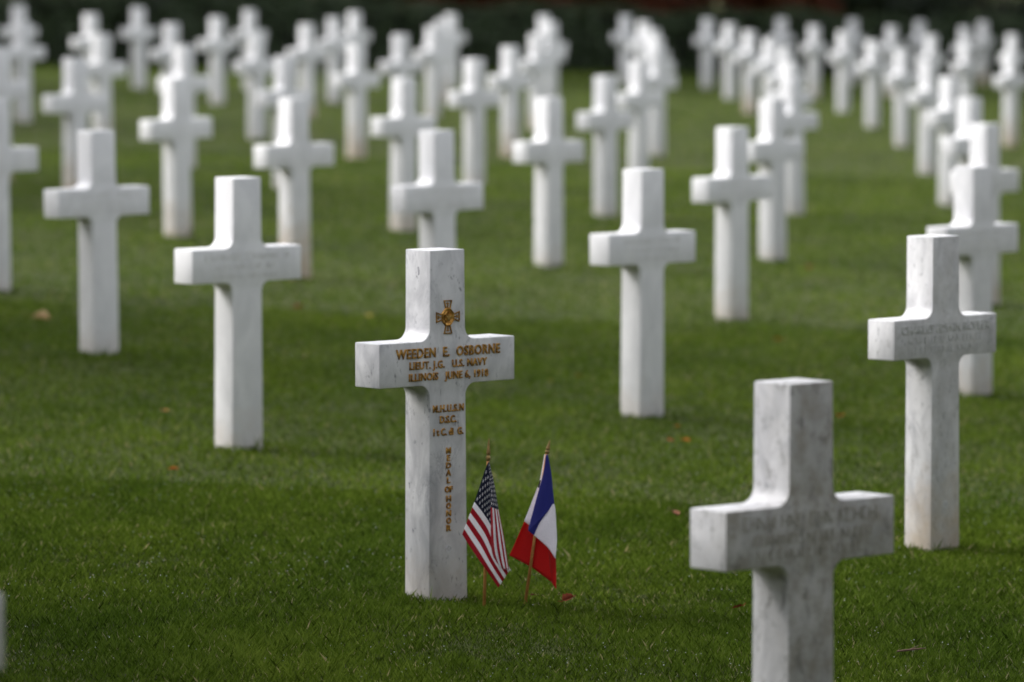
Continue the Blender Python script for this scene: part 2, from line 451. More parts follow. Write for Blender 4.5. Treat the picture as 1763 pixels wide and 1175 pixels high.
ORD = "first second third fourth fifth sixth seventh eighth ninth tenth eleventh twelfth".split()
ROWN = ["last row beside the hedge", "second row in front of the hedge", "third row in front of the hedge",
        "fourth row in front of the hedge", "fifth row in front of the hedge", "sixth row in front of the hedge",
        "seventh row in front of the hedge"]
SPECIAL = {
    (11, 0): "dark blurred crossbar end of a cross cut off at the lower left edge",
    (11, 1): "closest cross, large and blurred with soot-mottled front, its foot below the frame",
    (10, 0): "sharp white marble cross with gilded name and gold medal, standing behind two small flags",
    (10, 1): "grey veined cross with a faint engraved name, just right of and behind the closest cross",
    (9, 0): "clean white cross immediately left of the gilded cross, its foot lower than its neighbours",
    (9, 1): "clean white cross between the gilded cross and the closest cross, orange leaf under its arm",
    (9, 2): "shadowed cross directly behind the grey veined cross at the right edge",
    (8, 0): "white cross at the left with a beige leaf on the grass beside its foot",
    (8, 1): "white cross whose lower stem is hidden behind the top of the gilded cross",
    (8, 2): "white cross in open lawn whose right arm touches the cross behind it",
    (8, 3): "cross mostly hidden behind the shadowed right edge cross, only top and right arm free",
    (7, 0): "cross cut by the left edge, only its right arm and part of its stem showing",
    (7, 1): "cross with large tan earth stains on its stem, above the clean left cross",
    (7, 2): "white cross with stem foot in open lawn above and right of the gilded cross",
    (7, 3): "white cross half covered by the right arm of the cross in open lawn",
    (7, 4): "cross in the right hand cluster with a pale arm over a tan stained stem",
}
near_plain = {(9, 0): (.25, .15, .0), (9, 1): (.2, .12, 0), (9, 2): (.35, .3, .12), (8, 0): (.15, .12, 0), (8, 1): (.15, .1, 0), (8, 2): (.12, .35, 0),
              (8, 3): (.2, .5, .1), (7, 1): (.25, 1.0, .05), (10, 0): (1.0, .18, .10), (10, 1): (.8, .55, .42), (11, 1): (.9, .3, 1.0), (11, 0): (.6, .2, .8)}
tick_variants = [ticks_mesh([(0.699, 0.19, 0.026), (0.664, 0.145, 0.020), (0.632, 0.15, 0.020)], 11),
                 ticks_mesh([(0.699, 0.16, 0.026), (0.664, 0.15, 0.020), (0.632, 0.13, 0.020)], 12),
                 ticks_mesh([(0.699, 0.20, 0.026), (0.664, 0.12, 0.020), (0.632, 0.16, 0.020)], 13)]
FAINT = mat_plain("worn_incised_stone", (0.66, 0.655, 0.65), 0.8, 0, 0.2, 60, 0.2)
for t in tick_variants: t.materials.append(FAINT)
first = None
for ri, row in enumerate(ROWS):
    for ci, (x, y) in enumerate(row):
        if first is None:
            o = first = bpy.data.objects.new("marble_cross", CROSS)
        else:
            o = first.copy()
        COL.objects.link(o)
        place(o, x, y)
        h = random.Random(ri * 31 + ci)
        ve, st, gr = near_plain.get((ri, ci), (h.uniform(.1, .3), h.choice([.0, .1, .15, .5, .8]), 0.0))
        o['veining_and_shade'] = float(ve); o['staining'] = float(st); o['grime'] = float(gr)
        o.rotation_euler.z += R(h.uniform(-0.8, 0.8)) if ri != 10 else 0
        if ri not in (10, 11):
            o.rotation_euler.x = R(h.gauss(0, .35)); o.rotation_euler.y = R(h.gauss(0, .3))
            o.scale = (1, 1, 1 + h.uniform(-.006, .006))
        lab = SPECIAL.get((ri, ci))
        if lab is None:
            lab = "%s white cross from the left, %s" % (ORD[ci], ROWN[ri])
        tag(o, lab, "grave cross", "white marble crosses on the cemetery lawn")
        if (ri, ci) == (10, 0):
            put_text("name_line", "WEEDEN  E.  OSBORNE", 0.002, 0.6975, 0.385, 0.0275, o, GILT, space=1.12)
            put_text("rank_line", "LIEUT. J.G.   U.S. NAVY", 0.002, 0.6655, 0.286, 0.0215, o, GILT, space=1.10)
            put_text("date_line", "ILLINOIS   JUNE 6, 1918", 0.003, 0.6325, 0.293, 0.0215, o, GILT, space=1.10)
            put_text("honour_line", "M.H.U.S.N", 0.001, 0.5390, 0.113, 0.0205, o, GILT, space=1.15)
            put_text("honour_line", "D.S.C.", 0.000, 0.5075, 0.060, 0.0205, o, GILT)
            put_text("honour_line", "I t C. di  G.", 0.001, 0.4720, 0.110, 0.0205, o, GILT, space=1.05)
            zt = 0.4405; zb = 0.197
            letters = ["M", "E", "D", "A", "L", None, "OF", None, "H", "O", "N", "O", "R"]
            steps = [0 if q is None else 1 for q in letters]
            gap = 0.005; cells = sum(steps); ch = (zt - zb - gap * 2) / cells
            z = zt; coll = []
            for q in letters:
                if q is None: z -= gap; continue
                me = text_mesh(q, 0.028 if q == "OF" else (0.011 if q in "EL" else 0.0165), ch * 0.80, 0.0022)
                coll.append((me, z - ch)); z -= ch
            bm = bmesh.new()
            for me, zz in coll:
                k = len(bm.verts); bm.from_mesh(me); bm.verts.ensure_lookup_table()
                for v in bm.verts[k:]: v.co.z += zz
                bpy.data.meshes.remove(me)
            me = bpy.data.meshes.new("medal_words"); bm.to_mesh(me); bm.free()
            q = link_mesh("medal_words", me, [GILT], o); q.location = (0.001, -D / 2 - 0.0006, 0)
            medal(o); mason_mark(o)
        elif (ri, ci) == (10, 1):
            put_text("name_line", "CHARLES EDWIN ROFLER", 0.0, 0.697, 0.43, 0.027, o, INCISED, 0.0012)
            q = link_mesh("worn_inscription", ticks_mesh([(0.664, 0.18, 0.021), (0.632, 0.165, 0.021)], 21), [INCISED], o)
            q.location = (0, -D / 2 - 0.0003, 0); mason_mark(o)
        elif (ri, ci) == (11, 1):
            q = link_mesh("worn_inscription", ticks_mesh([(0.699, 0.20, 0.026), (0.664, 0.17, 0.020), (0.632, 0.16, 0.020)], 31),
                          [mat_plain("sooty_cut_stone", (0.33, 0.315, 0.28), 0.9, 0, 0.3, 60, 0.1)], o)
            q.location = (0, -D / 2 - 0.0003, 0)
        elif ri >= 8 and (ri, ci) != (11, 0):
            q = bpy.data.objects.new("worn_inscription", tick_variants[(ri + ci) % 3]); COL.objects.link(q); q.parent = o
            q.location = (0, -D / 2 - 0.0003, 0)

# ------------------------------------------------------------------ flags
WOOD = mat_plain("flag_stick_wood", (0.52, 0.235, 0.075), 0.5, 0, 0.2, 60)
BRASS = mat_plain("bronze_paint", (0.24, 0.155, 0.055), 0.42, 0.6, 0.25, 120)
RED = mat_cloth("red_cloth", (0.43, 0.010, 0.025)); WHITE = mat_cloth("white_cloth", (0.90, 0.88, 0.92)); NAVY = mat_cloth("navy_cloth", (0.013, 0.016, 0.045))
FRED = mat_cloth("bright_red_cloth", (0.56, 0.010, 0.009)); FBLUE = mat_cloth("royal_blue_cloth", (0.034, 0.040, 0.27)); FWHITE = mat_cloth("pale_white_cloth", (0.90, 0.87, 0.94))
BLACK = mat_cloth("black_patch", (0.01, 0.01, 0.012))

def lathe(name, path, prof, mat, parent, n=14):
    """path: start point and axis end point (parent space); prof: (t along axis 0..1, radius)"""
    a, b = path; ax = (b - a); L = ax.length; zq = ax.to_track_quat('Z', 'Y')
    bm = bmesh.new(); rings = []
    for t, r in prof:
        rings.append([bm.verts.new(a + zq @ Vector((r * math.cos(2 * math.pi * k / n), r * math.sin(2 * math.pi * k / n), t * L))) for k in range(n)])
    for p, q in zip(rings, rings[1:]):
        for k in range(n): j = (k + 1) % n; bm.faces.new((p[k], p[j], q[j], q[k]))
    bm.faces.new(list(reversed(rings[0]))); bm.faces.new(rings[-1])
    me = bpy.data.meshes.new(name); bm.to_mesh(me); bm.free()
    return link_mesh(name, me, [mat], parent, True)

FINIAL = [(0, .0030), (.04, .0045), (.10, .0062), (.17, .0072), (.24, .0060), (.275, .0038), (.30, .0040), (.34, .0062), (.40, .0060), (.60, .0042), (.85, .0024), (.97, .0014), (1.0, .0003)]

class FlagSpace:
    """the plane a little flag hangs in, facing the camera side, with its own depth axis"""
    def __init__(self, base_px, name, label):
        self.g = ground_px(*base_px)
        self.depth = (self.g - Vector((0, 0, EYE))).dot(FW)
        self.root = empty(name, self.g)
        tag(self.root, label, "flag", "two small flags on sticks")
    def p(self, px, py, d=0.0):            # d > 0 : farther from the camera
        return at_depth(px, py, self.depth + d) - self.g

def lerp(a, b, t): return a + (b - a) * t
def poly_at(pts, t):
    """pts: list of (t, x, y); smooth-ish piecewise interpolation"""
    ts = [q[0] for q in pts]
    if t <= ts[0]: return np.array(pts[0][1:], float)
    for a, b in zip(pts, pts[1:]):
        if t <= b[0]:
            f = (t - a[0]) / (b[0] - a[0]); return np.array(a[1:], float) * (1 - f) + np.array(b[1:], float) * f
    return np.array(pts[-1][1:], float)

def catmull(pts, t):
    ts = np.array([q[0] for q in pts], float); P = np.array([q[1:] for q in pts], float)
    t = min(max(t, ts[0]), ts[-1]); i = int(min(np.searchsorted(ts, t, 'right') - 1, len(ts) - 2))
    h = ts[i + 1] - ts[i]; u = (t - ts[i]) / h
    def tan(k):
        if k == 0: return (P[1] - P[0]) / (ts[1] - ts[0])
        if k == len(ts) - 1: return (P[-1] - P[-2]) / (ts[-1] - ts[-2])
        return (P[k + 1] - P[k - 1]) / (ts[k + 1] - ts[k - 1])
    m0, m1 = tan(i) * h, tan(i + 1) * h
    return (2*u**3 - 3*u**2 + 1) * P[i] + (u**3 - 2*u**2 + u) * m0 + (-2*u**3 + 3*u**2) * P[i + 1] + (u**3 - u**2) * m1

ZS = 734 / 200.0
def zp(zx, zy): return 780 + zx / ZS, 740 + zy / ZS

# --- stars and stripes
usf = FlagSpace((833.5, 1046), "hand_flag", "small stars and stripes flag drooping on a wooden stick beside the gilded cross")
r0 = usf.root
stick_a, stick_b = usf.p(833.5, 1050, 0.012), usf.p(840.3, 793, 0.012)
pole = lathe("stick", (stick_a, stick_b), [(0, .0045), (1, .0042)], WOOD, r0)
lathe("finial", (usf.p(840.2, 796, 0.012), usf.p(841.8, 755, 0.012)), FINIAL, BRASS, pole)

LROWS = [   # v -> curve over u of zoom pixels, left panel (hoist edge swings left)
    (0.00, [(0, 222, 205), (.2, 242, 290), (.4, 254, 390), (.7, 270, 600), (1, 330, 800)]),
    (0.15, [(0, 205, 245), (.2, 238, 345), (.4, 252, 450), (.7, 268, 650), (1, 338, 835)]),
    (0.5385, [(0, 135, 457), (.2, 187, 523), (.4, 237, 603), (.7, 285, 745), (1, 362, 885)]),
    (1.00, [(0, 58, 662), (.2, 99, 728), (.4, 148, 800), (.7, 218, 900), (1, 286, 1000)]),
]
def left_panel(u, v):
    for (va, ca), (vb, cb) in zip(LROWS, LROWS[1:]):
        if v <= vb + 1e-9:
            f = (v - va) / (vb - va); q = catmull(ca, u) * (1 - f) + catmull(cb, u) * f; break
    x, y = zp(*q)
    d = 0.004 * math.sin(4.2 * v + 1.5 * u) * u - 0.006 * u * (1 - v) + 0.004 * math.sin(9 * u * v) * v
    return usf.p(x, y, d)
RR = [(0, 228, 203), (.2, 258, 330), (.4, 288, 506), (.7, 325, 700), (1, 352, 885)]
RL = [(0, 222, 205), (.2, 232, 340), (.4, 238, 490), (.7, 241, 725), (.85, 253, 795), (1, 273, 835)]
VF = 0.5385
def right_panel(u, v):
    f0 = v / VF; f = f0 ** 1.55
    q = catmull(RR, u) * (1 - f) + catmull(RL, u) * f
    q = q + np.array((0, 14 * math.sin(math.pi * f) * max(0, u - .6) / .4))
    x, y = zp(*q)
    d = -0.010 - 0.006 * u - 0.010 * math.sin(math.pi * f) * (0.3 + u)
    d += 0.004 * math.sin(11 * f + 2) * u
    return usf.p(x, y, d)

def star_pts(cu, cv, ru, rv):
    return [(cu + ru * (1 if k % 2 == 0 else .42) * math.sin(math.pi * k / 5), cv - rv * (1 if k % 2 == 0 else .42) * math.cos(math.pi * k / 5)) for k in range(10)]

def us_panel(bm, fn, v0, v1, nv, nu, midx, flip):
    """grid of the panel with stripe and canton colours by face"""
    vs = sorted(set([v0, v1] + [k / 13 for k in range(14) if v0 < k / 13 < v1] + [v0 + (v1 - v0) * k / nv for k in range(nv + 1)]))
    us = [k / nu for k in range(nu + 1)]
    g = [[bm.verts.new(fn(u, v)) for u in us] for v in vs]
    for j in range(len(vs) - 1):
        if vs[j + 1] - vs[j] < 1e-6: continue
        for i in range(nu):
            um, vm = (us[i] + us[i + 1]) / 2, (vs[j] + vs[j + 1]) / 2
            try: f = bm.faces.new((g[j][i], g[j][i + 1], g[j + 1][i + 1], g[j + 1][i]))
            except ValueError: continue
            f.smooth = True
            f.material_index = 2 if (um < .4 and vm < 7 / 13) else (0 if int(vm * 13) % 2 == 0 else 1)

bm = bmesh.new()
us_panel(bm, left_panel, 0.0, 1.0, 39, 40, None, False)
us_panel(bm, right_panel, 0.0, VF, 28, 40, None, False)
me = bpy.data.meshes.new("cloth"); bm.to_mesh(me); bm.free()
cloth = link_mesh("cloth", me, [RED, WHITE, NAVY], r0)
md = cloth.modifiers.new("thickness", 'SOLIDIFY'); md.thickness = 0.0006; md.offset = 0
# stars sewn on the canton
bm = bmesh.new()
for rw in range(9):
    for cl in range(6 if rw % 2 == 0 else 5):
        cu_ = .4 * (2 * cl + 1 + rw % 2) / 12; cv_ = (7 / 13) * (rw + 1) / 10
        for fn, on in ((left_panel, cv_ > 0.13), (right_panel, True)):
            if not on: continue
            pts = [fn(a, b) for a, b in star_pts(cu_, cv_, 0.0175, 0.030) if True]
            off = -FW * 0.0011
            vs = [bm.verts.new(q + off) for q in pts]; c = bm.verts.new(fn(cu_, cv_) + off)
            for k in range(10): bm.faces.new((c, vs[k], vs[(k + 1) % 10]))
me = bpy.data.meshes.new("stars"); bm.to_mesh(me); bm.free()
st = link_mesh("stars", me, [WHITE], cloth); tag(st, "white five pointed stars on the dark blue corner")

# --- tricolour
frf = FlagSpace((904.0, 1037), "hand_flag", "small blue, white and red flag hanging folded on a leaning wooden stick")
r1 = frf.root
pole = lathe("stick", (frf.p(904.0, 1041, 0.0), frf.p(*zp(592, 152), 0.0)), [(0, .0043), (1, .0040)], WOOD, r1)
lathe("finial", (frf.p(*zp(592, 156), 0.0), frf.p(*zp(612, 66), 0.0)), FINIAL, BRASS, pole)
def ruled(bm, A, B, nt, ns, fn_d, mi, space):
    """surface between two curves A(t), B(t) of zoom pixels; fn_d(t, s) depth"""
    g = []
    for j in range(nt + 1):
        t = j / nt; a, b = catmull(A, t), catmull(B, t); row = []
        for i in range(ns + 1):
            s = i / ns; q = a * (1 - s) + b * s
            row.append(bm.verts.new(space.p(*zp(*q), fn_d(t, s))))
        g.append(row)
    for j in range(nt):
        for i in range(ns):
            try: f = bm.faces.new((g[j][i], g[j][i + 1], g[j + 1][i + 1], g[j + 1][i])); f.material_index = mi; f.smooth = True
            except ValueError: pass
bm = bmesh.new()
# red fly: behind the stick
ruled(bm, [(0, 452, 576), (.35, 420, 650), (.7, 385, 730), (1, 355, 795)], [(0, 475, 600), (.3, 480, 650), (.65, 512, 760), (1, 500, 872)], 16, 16,
      lambda t, s: 0.012 + 0.006 * math.sin(3 * s + t) - .004 * t, 0, frf)
ruled(bm, [(0, 475, 600), (.3, 480, 650), (.65, 512, 760), (1, 500, 872)], [(0, 505, 655), (.3, 600, 748), (.6, 648, 812), (1, 620, 962)], 16, 16,
      lambda t, s: 0.012 + 0.006 * math.sin(3 + 1 * s + t) * (1 - s) - .004 * t - .016 * s, 0, frf)
ruled(bm, [(0, 600, 748), (.5, 612, 850), (1, 620, 962)], [(0, 650, 812), (.5, 652, 915), (1, 652, 1010)], 12, 6,
      lambda t, s: -0.006 - .004 * math.sin(3 * s), 0, frf)
# pale back of the white band at the left
ruled(bm, [(0, 577, 158), (.35, 548, 320), (.55, 530, 375), (1, 449, 580)], [(0, 592, 156), (.35, 572, 330), (.55, 540, 440), (1, 482, 604)], 20, 8,
      lambda t, s: 0.010 + .003 * s, 1, frf)
# blue hoist, in front of the stick
ruled(bm, [(0, 588, 156), (.3, 566, 290), (.6, 515, 480), (.85, 480, 610), (1, 474, 638)], [(0, 599, 158), (.25, 620, 270), (.5, 630, 370), (.8, 640, 470), (1, 640, 476)], 26, 20,
      lambda t, s: -0.007 - .010 * math.sin(math.pi * s) * t, 2, frf)
ruled(bm, [(0, 474, 638), (1, 512, 668)], [(0, 640, 472), (.25, 600, 518), (.6, 548, 588), (1, 512, 668)], 14, 20,
      lambda t, s: -0.007 - .010 * math.sin(math.pi * s) * (1 - t) - .002 * t, 2, frf)
# white band at the right
ruled(bm, [(0, 512, 668), (.35, 555, 705), (.7, 604, 752), (1, 648, 818)], [(0, 512, 668), (.2, 548, 588), (.5, 600, 518), (.72, 640, 472), (1, 655, 640)], 20, 20,
      lambda t, s: -0.009 - .008 * math.sin(math.pi * s) * math.sin(math.pi * t) - .006 * t, 1, frf)
ruled(bm, [(0, 648, 818), (1, 648, 818)], [(0, 655, 640), (1, 657, 700)], 4, 10, lambda t, s: -0.015, 1, frf)
# small black patch at the edge of the pale strip
ruled(bm, [(0, 549, 318), (1, 535, 366)], [(0, 556, 320), (1, 545, 368)], 3, 2, lambda t, s: 0.007, 3, frf)
me = bpy.data.meshes.new("cloth"); bm.to_mesh(me); bm.free()
fc = link_mesh("cloth", me, [FRED, FWHITE, FBLUE, BLACK], r1)
md = fc.modifiers.new("thickness", 'SOLIDIFY'); md.thickness = 0.0006; md.offset = 0

# ------------------------------------------------------------------ grass (one stuff object)
def lumpy(x, y, s, seed):
    r = np.random.default_rng(seed); v = np.zeros_like(x)
    for k in range(7):
        a = r.uniform(0, 2 * np.pi); f = s * r.uniform(.5, 2.2)
        v += np.sin((x * np.cos(a) + y * np.sin(a)) * f + r.uniform(0, 6.3)) / 7 ** .5
    return v

def blades(n, y0, y1, h, wd, halfw, lean=0.9, pos=None):
    if pos is None:
        # uniform over the visible wedge
        y = np.sqrt(rng.uniform(y0 ** 2, y1 ** 2, n)); x = rng.uniform(-1, 1, n) * halfw(y) + 0.015 * y * 0
    else:
        x, y = pos; n = len(x)
    lum = lumpy(x, y, 5.0, 3) * .6 + lumpy(x, y, 16.0, 4) * .5
    hh = h * np.where(rng.random(n) < .05, rng.uniform(1.1, 1.6, n), rng.uniform(.5, 1.2, n)) * (1 + .26 * lum)
    ww = wd * rng.uniform(.7, 1.3, n)
    a = rng.uniform(0, 2 * np.pi, n); la = rng.uniform(0, 2 * np.pi, n); lm = rng.uniform(.15, lean, n) * hh
    dx, dy = np.cos(a) * ww / 2, np.sin(a) * ww / 2
    lx, ly = np.cos(la) * lm, np.sin(la) * lm
    z = SLOPE * x - .016
    V = np.empty((n, 4, 3), np.float32)
    mx, my, mz = x + lx * .30, y + ly * .30, z + hh * .52
    V[:, 0] = np.stack([x, y, z], 1)
    V[:, 1] = np.stack([mx + dx, my + dy, mz], 1); V[:, 2] = np.stack([x + lx, y + ly, z + hh], 1)
    V[:, 3] = np.stack([mx - dx, my - dy, mz], 1)
    t = np.clip(rng.normal(.48, .27, n) + .16 * lum, 0, 1)
    dry = rng.random(n) < .02; t = np.where(dry, 1.0, np.minimum(t, .93))
    return V, t

parts = [
    blades(60000, 9.5, 12.0, .023, .0026, lambda y: .1 * y + .9),
    blades(500000, 12.0, 17.5, .024, .0020, lambda y: .1 * y + .9),
    blades(260000, 17.5, 26, .024, .0036, lambda y: .1 * y + 1.0),
    blades(170000, 26, 45, .026, .0080, lambda y: .1 * y + 1.2),
    blades(130000, 45, 88, .028, .015, lambda y: .1 * y + 1.6),
]
# longer tufts the mower misses at the foot of each cross
for ri, row in enumerate(ROWS):
    for x, y in row:
        n = 260 if y < 32 else 90
        if y < 10: continue
        yw = cross_yaw(x, y); y = y + .01
        hs, hd = .0715, D / 2
        side = rng.integers(0, 4, n); t = rng.uniform(-1, 1, n); o_ = rng.exponential(.014, n) + .004
        lx = np.where(side < 2, t * (hs + .01), np.where(side == 2, hs + o_, -hs - o_)); ly = np.where(side == 0, -hd - o_, np.where(side == 1, hd + o_, t * (hd + .01)))
        gx = x + lx * np.cos(yw) - ly * np.sin(yw); gy = y + lx * np.sin(yw) + ly * np.cos(yw)
        parts.append(blades(n, 0, 0, .026, .0026 * max(1, y / 18), None, .45, (gx, gy)))
        k = rng.random(n) < .05
        if y < 32: parts.append(blades(0, 0, 0, .052, .0024, None, .8, (gx[k], gy[k])))
V = np.concatenate([p[0] for p in parts]); T = np.concatenate([p[1] for p in parts])
n = len(V); base = np.arange(n, dtype=np.int64)[:, None] * 4
F = np.concatenate([base + np.array([[0, 1, 2]]), base + np.array([[0, 2, 3]])])
# dew drops caught on the blade tips
nd = 16000; yd = np.sqrt(rng.uniform(11.5 ** 2, 30 ** 2, nd)); xd = rng.uniform(-1, 1, nd) * (.1 * yd + .9)
keep = (lumpy(xd, yd, 3.0, 9) + rng.normal(0, .5, nd)) > .1; xd, yd = xd[keep], yd[keep]; nd = len(xd)
rd = rng.uniform(.0010, .0021, nd); cz = SLOPE * xd + rng.uniform(.004, .018, nd)
OC = np.array([[1, 0, 0], [-1, 0, 0], [0, 1, 0], [0, -1, 0], [0, 0, 1], [0, 0, -1]], float)
DV = np.stack([xd, yd, cz], 1)[:, None] + OC[None] * rd[:, None, None]
OF_ = np.array([[0, 2, 4], [2, 1, 4], [1, 3, 4], [3, 0, 4], [2, 0, 5], [1, 2, 5], [3, 1, 5], [0, 3, 5]])
DF = (np.arange(nd)[:, None, None] * 6 + OF_[None]).reshape(-1, 3) + n * 4
me = mesh_np("grass_blades", np.concatenate([V.reshape(-1, 3), DV.reshape(-1, 3)]), np.concatenate([F, DF]), 3)
me.polygons.foreach_set('material_index', np.concatenate([np.zeros(len(F), np.int32), np.ones(len(DF), np.int32)]))
me.polygons.foreach_set('use_smooth', np.concatenate([np.zeros(len(F), bool), np.ones(len(DF), bool)]))
at = me.attributes.new('tint', 'FLOAT', 'POINT'); at.data.foreach_set('value', np.concatenate([np.repeat(T, 4), np.full(nd * 6, .5)]).astype(np.float32))
DEW = mat_plain("dew", (.42, .46, .40), .12, 0, .1, 10, 1.0)
GRASS = mat_leafy("grass_blade", [(0.0, (0.026, 0.044, 0.005)), (0.45, (0.084, 0.142, 0.012)), (0.93, (0.168, 0.240, 0.036)), (1.0, (0.40, 0.36, 0.20))], 0.5, 0.07, 0.36,
                  (1.25, (0.68, 0.74, 0.72), (1.24, 1.16, 1.12)))
tag(link_mesh("grass", me, [GRASS, DEW]), "short wet blades of the mown lawn", None, None, 'stuff')

# ------------------------------------------------------------------ fallen leaves and twigs
LEAFM = {}
def leaf_mat(name, col):
    if name not in LEAFM: LEAFM[name] = mat_plain(name, col, .75, 0, .35, 90, .12)
    return LEAFM[name]
def leaf_mesh(size, seed, fold=.35):
    rr = random.Random(seed); bm = bmesh.new()
    n = 9; L, Rr, M = [], [], []
    for k in range(n + 1):
        t = k / n; wv = math.sin(math.pi * t ** .8) * .34 * (1 + .22 * (k % 2)) * size
        c = .10 * size * math.sin(3 * t + rr.random())
        M.append(bm.verts.new((size * (t - .5), c * .3, .012 + .25 * size * (t - .5) ** 2)))
        L.append(bm.verts.new((size * (t - .5), c * .3 + wv, .012 + wv * fold + rr.uniform(0, .15) * size)))
        Rr.append(bm.verts.new((size * (t - .5), c * .3 - wv, .012 + wv * fold + rr.uniform(0, .15) * size)))
    for k in range(n):
        for A in (L, Rr):
            try: f = bm.faces.new((M[k], M[k + 1], A[k + 1], A[k])); f.smooth = True
            except ValueError: pass
    # stalk
    s0 = [bm.verts.new((size * -.5, y, z)) for y, z in ((-.0012, .012), (.0012, .012), (0, .0145))]
    s1 = [bm.verts.new((size * -.8, y + .003, z)) for y, z in ((-.001, .018), (.001, .018), (0, .02))]
    for k in range(3): j = (k + 1) % 3; bm.faces.new((s0[k], s0[j], s1[j], s1[k]))
    me = bpy.data.meshes.new("leaf"); bm.to_mesh(me); bm.free(); return me
ORG, RUS, TAN, BRN, YEL = ("orange_leaf", (.42, .12, .025)), ("rust_leaf", (.20, .045, .02)), ("tan_leaf", (.42, .30, .16)), ("brown_leaf", (.14, .055, .03)), ("yellow_leaf", (.40, .34, .08))
LEAVES = [
    (72, 556, .125, TAN, "large pale tan leaf lying on the grass at the far left"),
    (281, 717, .050, ("peach_leaf", (.60, .28, .12)), "peach coloured leaf on the grass left of the clean cross"),
    (300, 818, .042, ORG, "small orange leaf nearest the bottom on the left lawn"),
    (981, 1043, .062, RUS, "curled red brown leaf lying right of the tricolour flag stick"),
    (1154, 768, .042, ("red_leaf", (.52, .10, .03)), "left one of two small orange leaves left of the closest cross"),
    (1182, 768, .040, ORG, "right one of two small orange leaves left of the closest cross"),
    (1167, 743, .024, ORG, "tiny faint orange leaf above a pair of orange leaves"),
    (1446, 726, .058, ("scarlet_leaf", (.55, .085, .02)), "bright orange red leaf right of the closest cross top"),
    (1161, 894, .055, BRN, "dark brown leaf left of the closest cross's arm"),
    (1171, 452, .110, ORG, "broad orange leaf seen under a cross arm in mid lawn"),
    (1338, 592, .055, ORG, "faint orange leaf in open lawn above the closest cross"),
    (1393, 466, .065, RUS, "faint rust leaf in the far open lawn, right of centre"),
    (993, 655, .050, RUS, "dull rust leaf right of the gilded cross's arm"),
    (945, 664, .040, YEL, "dull yellow leaf just right of the gilded cross's arm"),
    (832, 531, .060, BRN, "faint brown leaf behind the gilded cross's upper right"),
    (636, 552, .060, YEL, "faint yellow leaf behind the gilded cross's left arm"),
    (514, 536, .060, RUS, "faint rust leaf between the clean left cross and the gilded cross"),
    (262, 434, .065, BRN, "faint brown leaf on the far left lawn above the clean cross arm"),
    (917, 1037, .022, BRN, "tiny dark brown leaf at the tricolour flag's stick"),
    (1272, 1058, .045, RUS, "small reddish leaf standing on edge left of the closest cross stem"),
]
for i, (px, py, sz, mc, lab) in enumerate(LEAVES):
    o = link_mesh("fallen_leaf", leaf_mesh(sz * .78, i), [leaf_mat(*mc)])
    g = ground_px(px, py); o.location = g + Vector((0, 0, .008))
    o.rotation_euler = (random.uniform(.1, .5), random.uniform(-.3, .3), random.uniform(0, 6.28))
    if i == 0: o.rotation_euler = (.35, .1, -.3)
    tag(o, lab, "leaf", "autumn leaves fallen on the lawn")
g = ground_px(1566, 1140)
tw = empty("twig", g + Vector((0, 0, .03)), R(12)); tag(tw, "short broken twig lying in the grass at the lower right", "twig")
TW = mat_plain("twig_bark", (.13, .075, .055), .8, 0, .3, 60)
lathe("twig_stem", (Vector((-.035, 0, 0)), Vector((.045, 0, .006))), [(0, .002), (.3, .0032), (.6, .0028), (1, .0016)], TW, tw, 7)
lathe("side_shoot", (Vector((.0, 0, .003)), Vector((.03, .015, .012))), [(0, .0018), (1, .0008)], TW, tw, 6)

# ------------------------------------------------------------------ hedge, shrubs and wood beyond the last row
def leaf_cloud(pts, nrm, size, seed, name, mat, parent=None, aspect=.55):
    r = np.random.default_rng(seed); n = len(pts)
    d = nrm + r.normal(0, .55, (n, 3)); d /= np.linalg.norm(d, axis=1)[:, None] + 1e-9
    u = np.cross(d, r.normal(0, 1, (n, 3))); u /= np.linalg.norm(u, axis=1)[:, None] + 1e-9
    v = np.cross(d, u)
    s = size * r.uniform(.6, 1.4, n)[:, None]
    P = np.stack([pts - u * s * .5, pts + v * s * aspect * .5, pts + u * s * .5, pts - v * s * aspect * .5], 1)
    me = mesh_np(name, P.reshape(-1, 3), (np.arange(n)[:, None] * 4 + np.arange(4)[None]), 4)
    t = np.clip(r.normal(.5, .2, n), 0, 1)
    a = me.attributes.new('tint', 'FLOAT', 'POINT'); a.data.foreach_set('value', np.repeat(t, 4).astype(np.float32))
    return link_mesh(name, me, [mat], parent)

HEDGE = mat_leafy("yew_leaf", [(0, (.011, .022, .008)), (.6, (.032, .056, .018)), (1, (.06, .092, .032))], .45, .35, .12)
DARKG = mat_leafy("evergreen_leaf", [(0, (.007, .013, .006)), (.6, (.017, .028, .011)), (1, (.03, .045, .018))], .45, .3, .12)
RUSSET = mat_leafy("russet_leaf", [(0, (.05, .012, .005)), (.5, (.105, .026, .009)), (1, (.17, .052, .016))], .5, .3, .25)
BARK = mat_plain("bark", (.05, .038, .03), .9, 0, .35, 14, .2, .6)
CORE = mat_plain("hedge_core", (.008, .010, .006), .95, 0, .3, 12, .1)  # near-black solid filling behind the hedge leaves

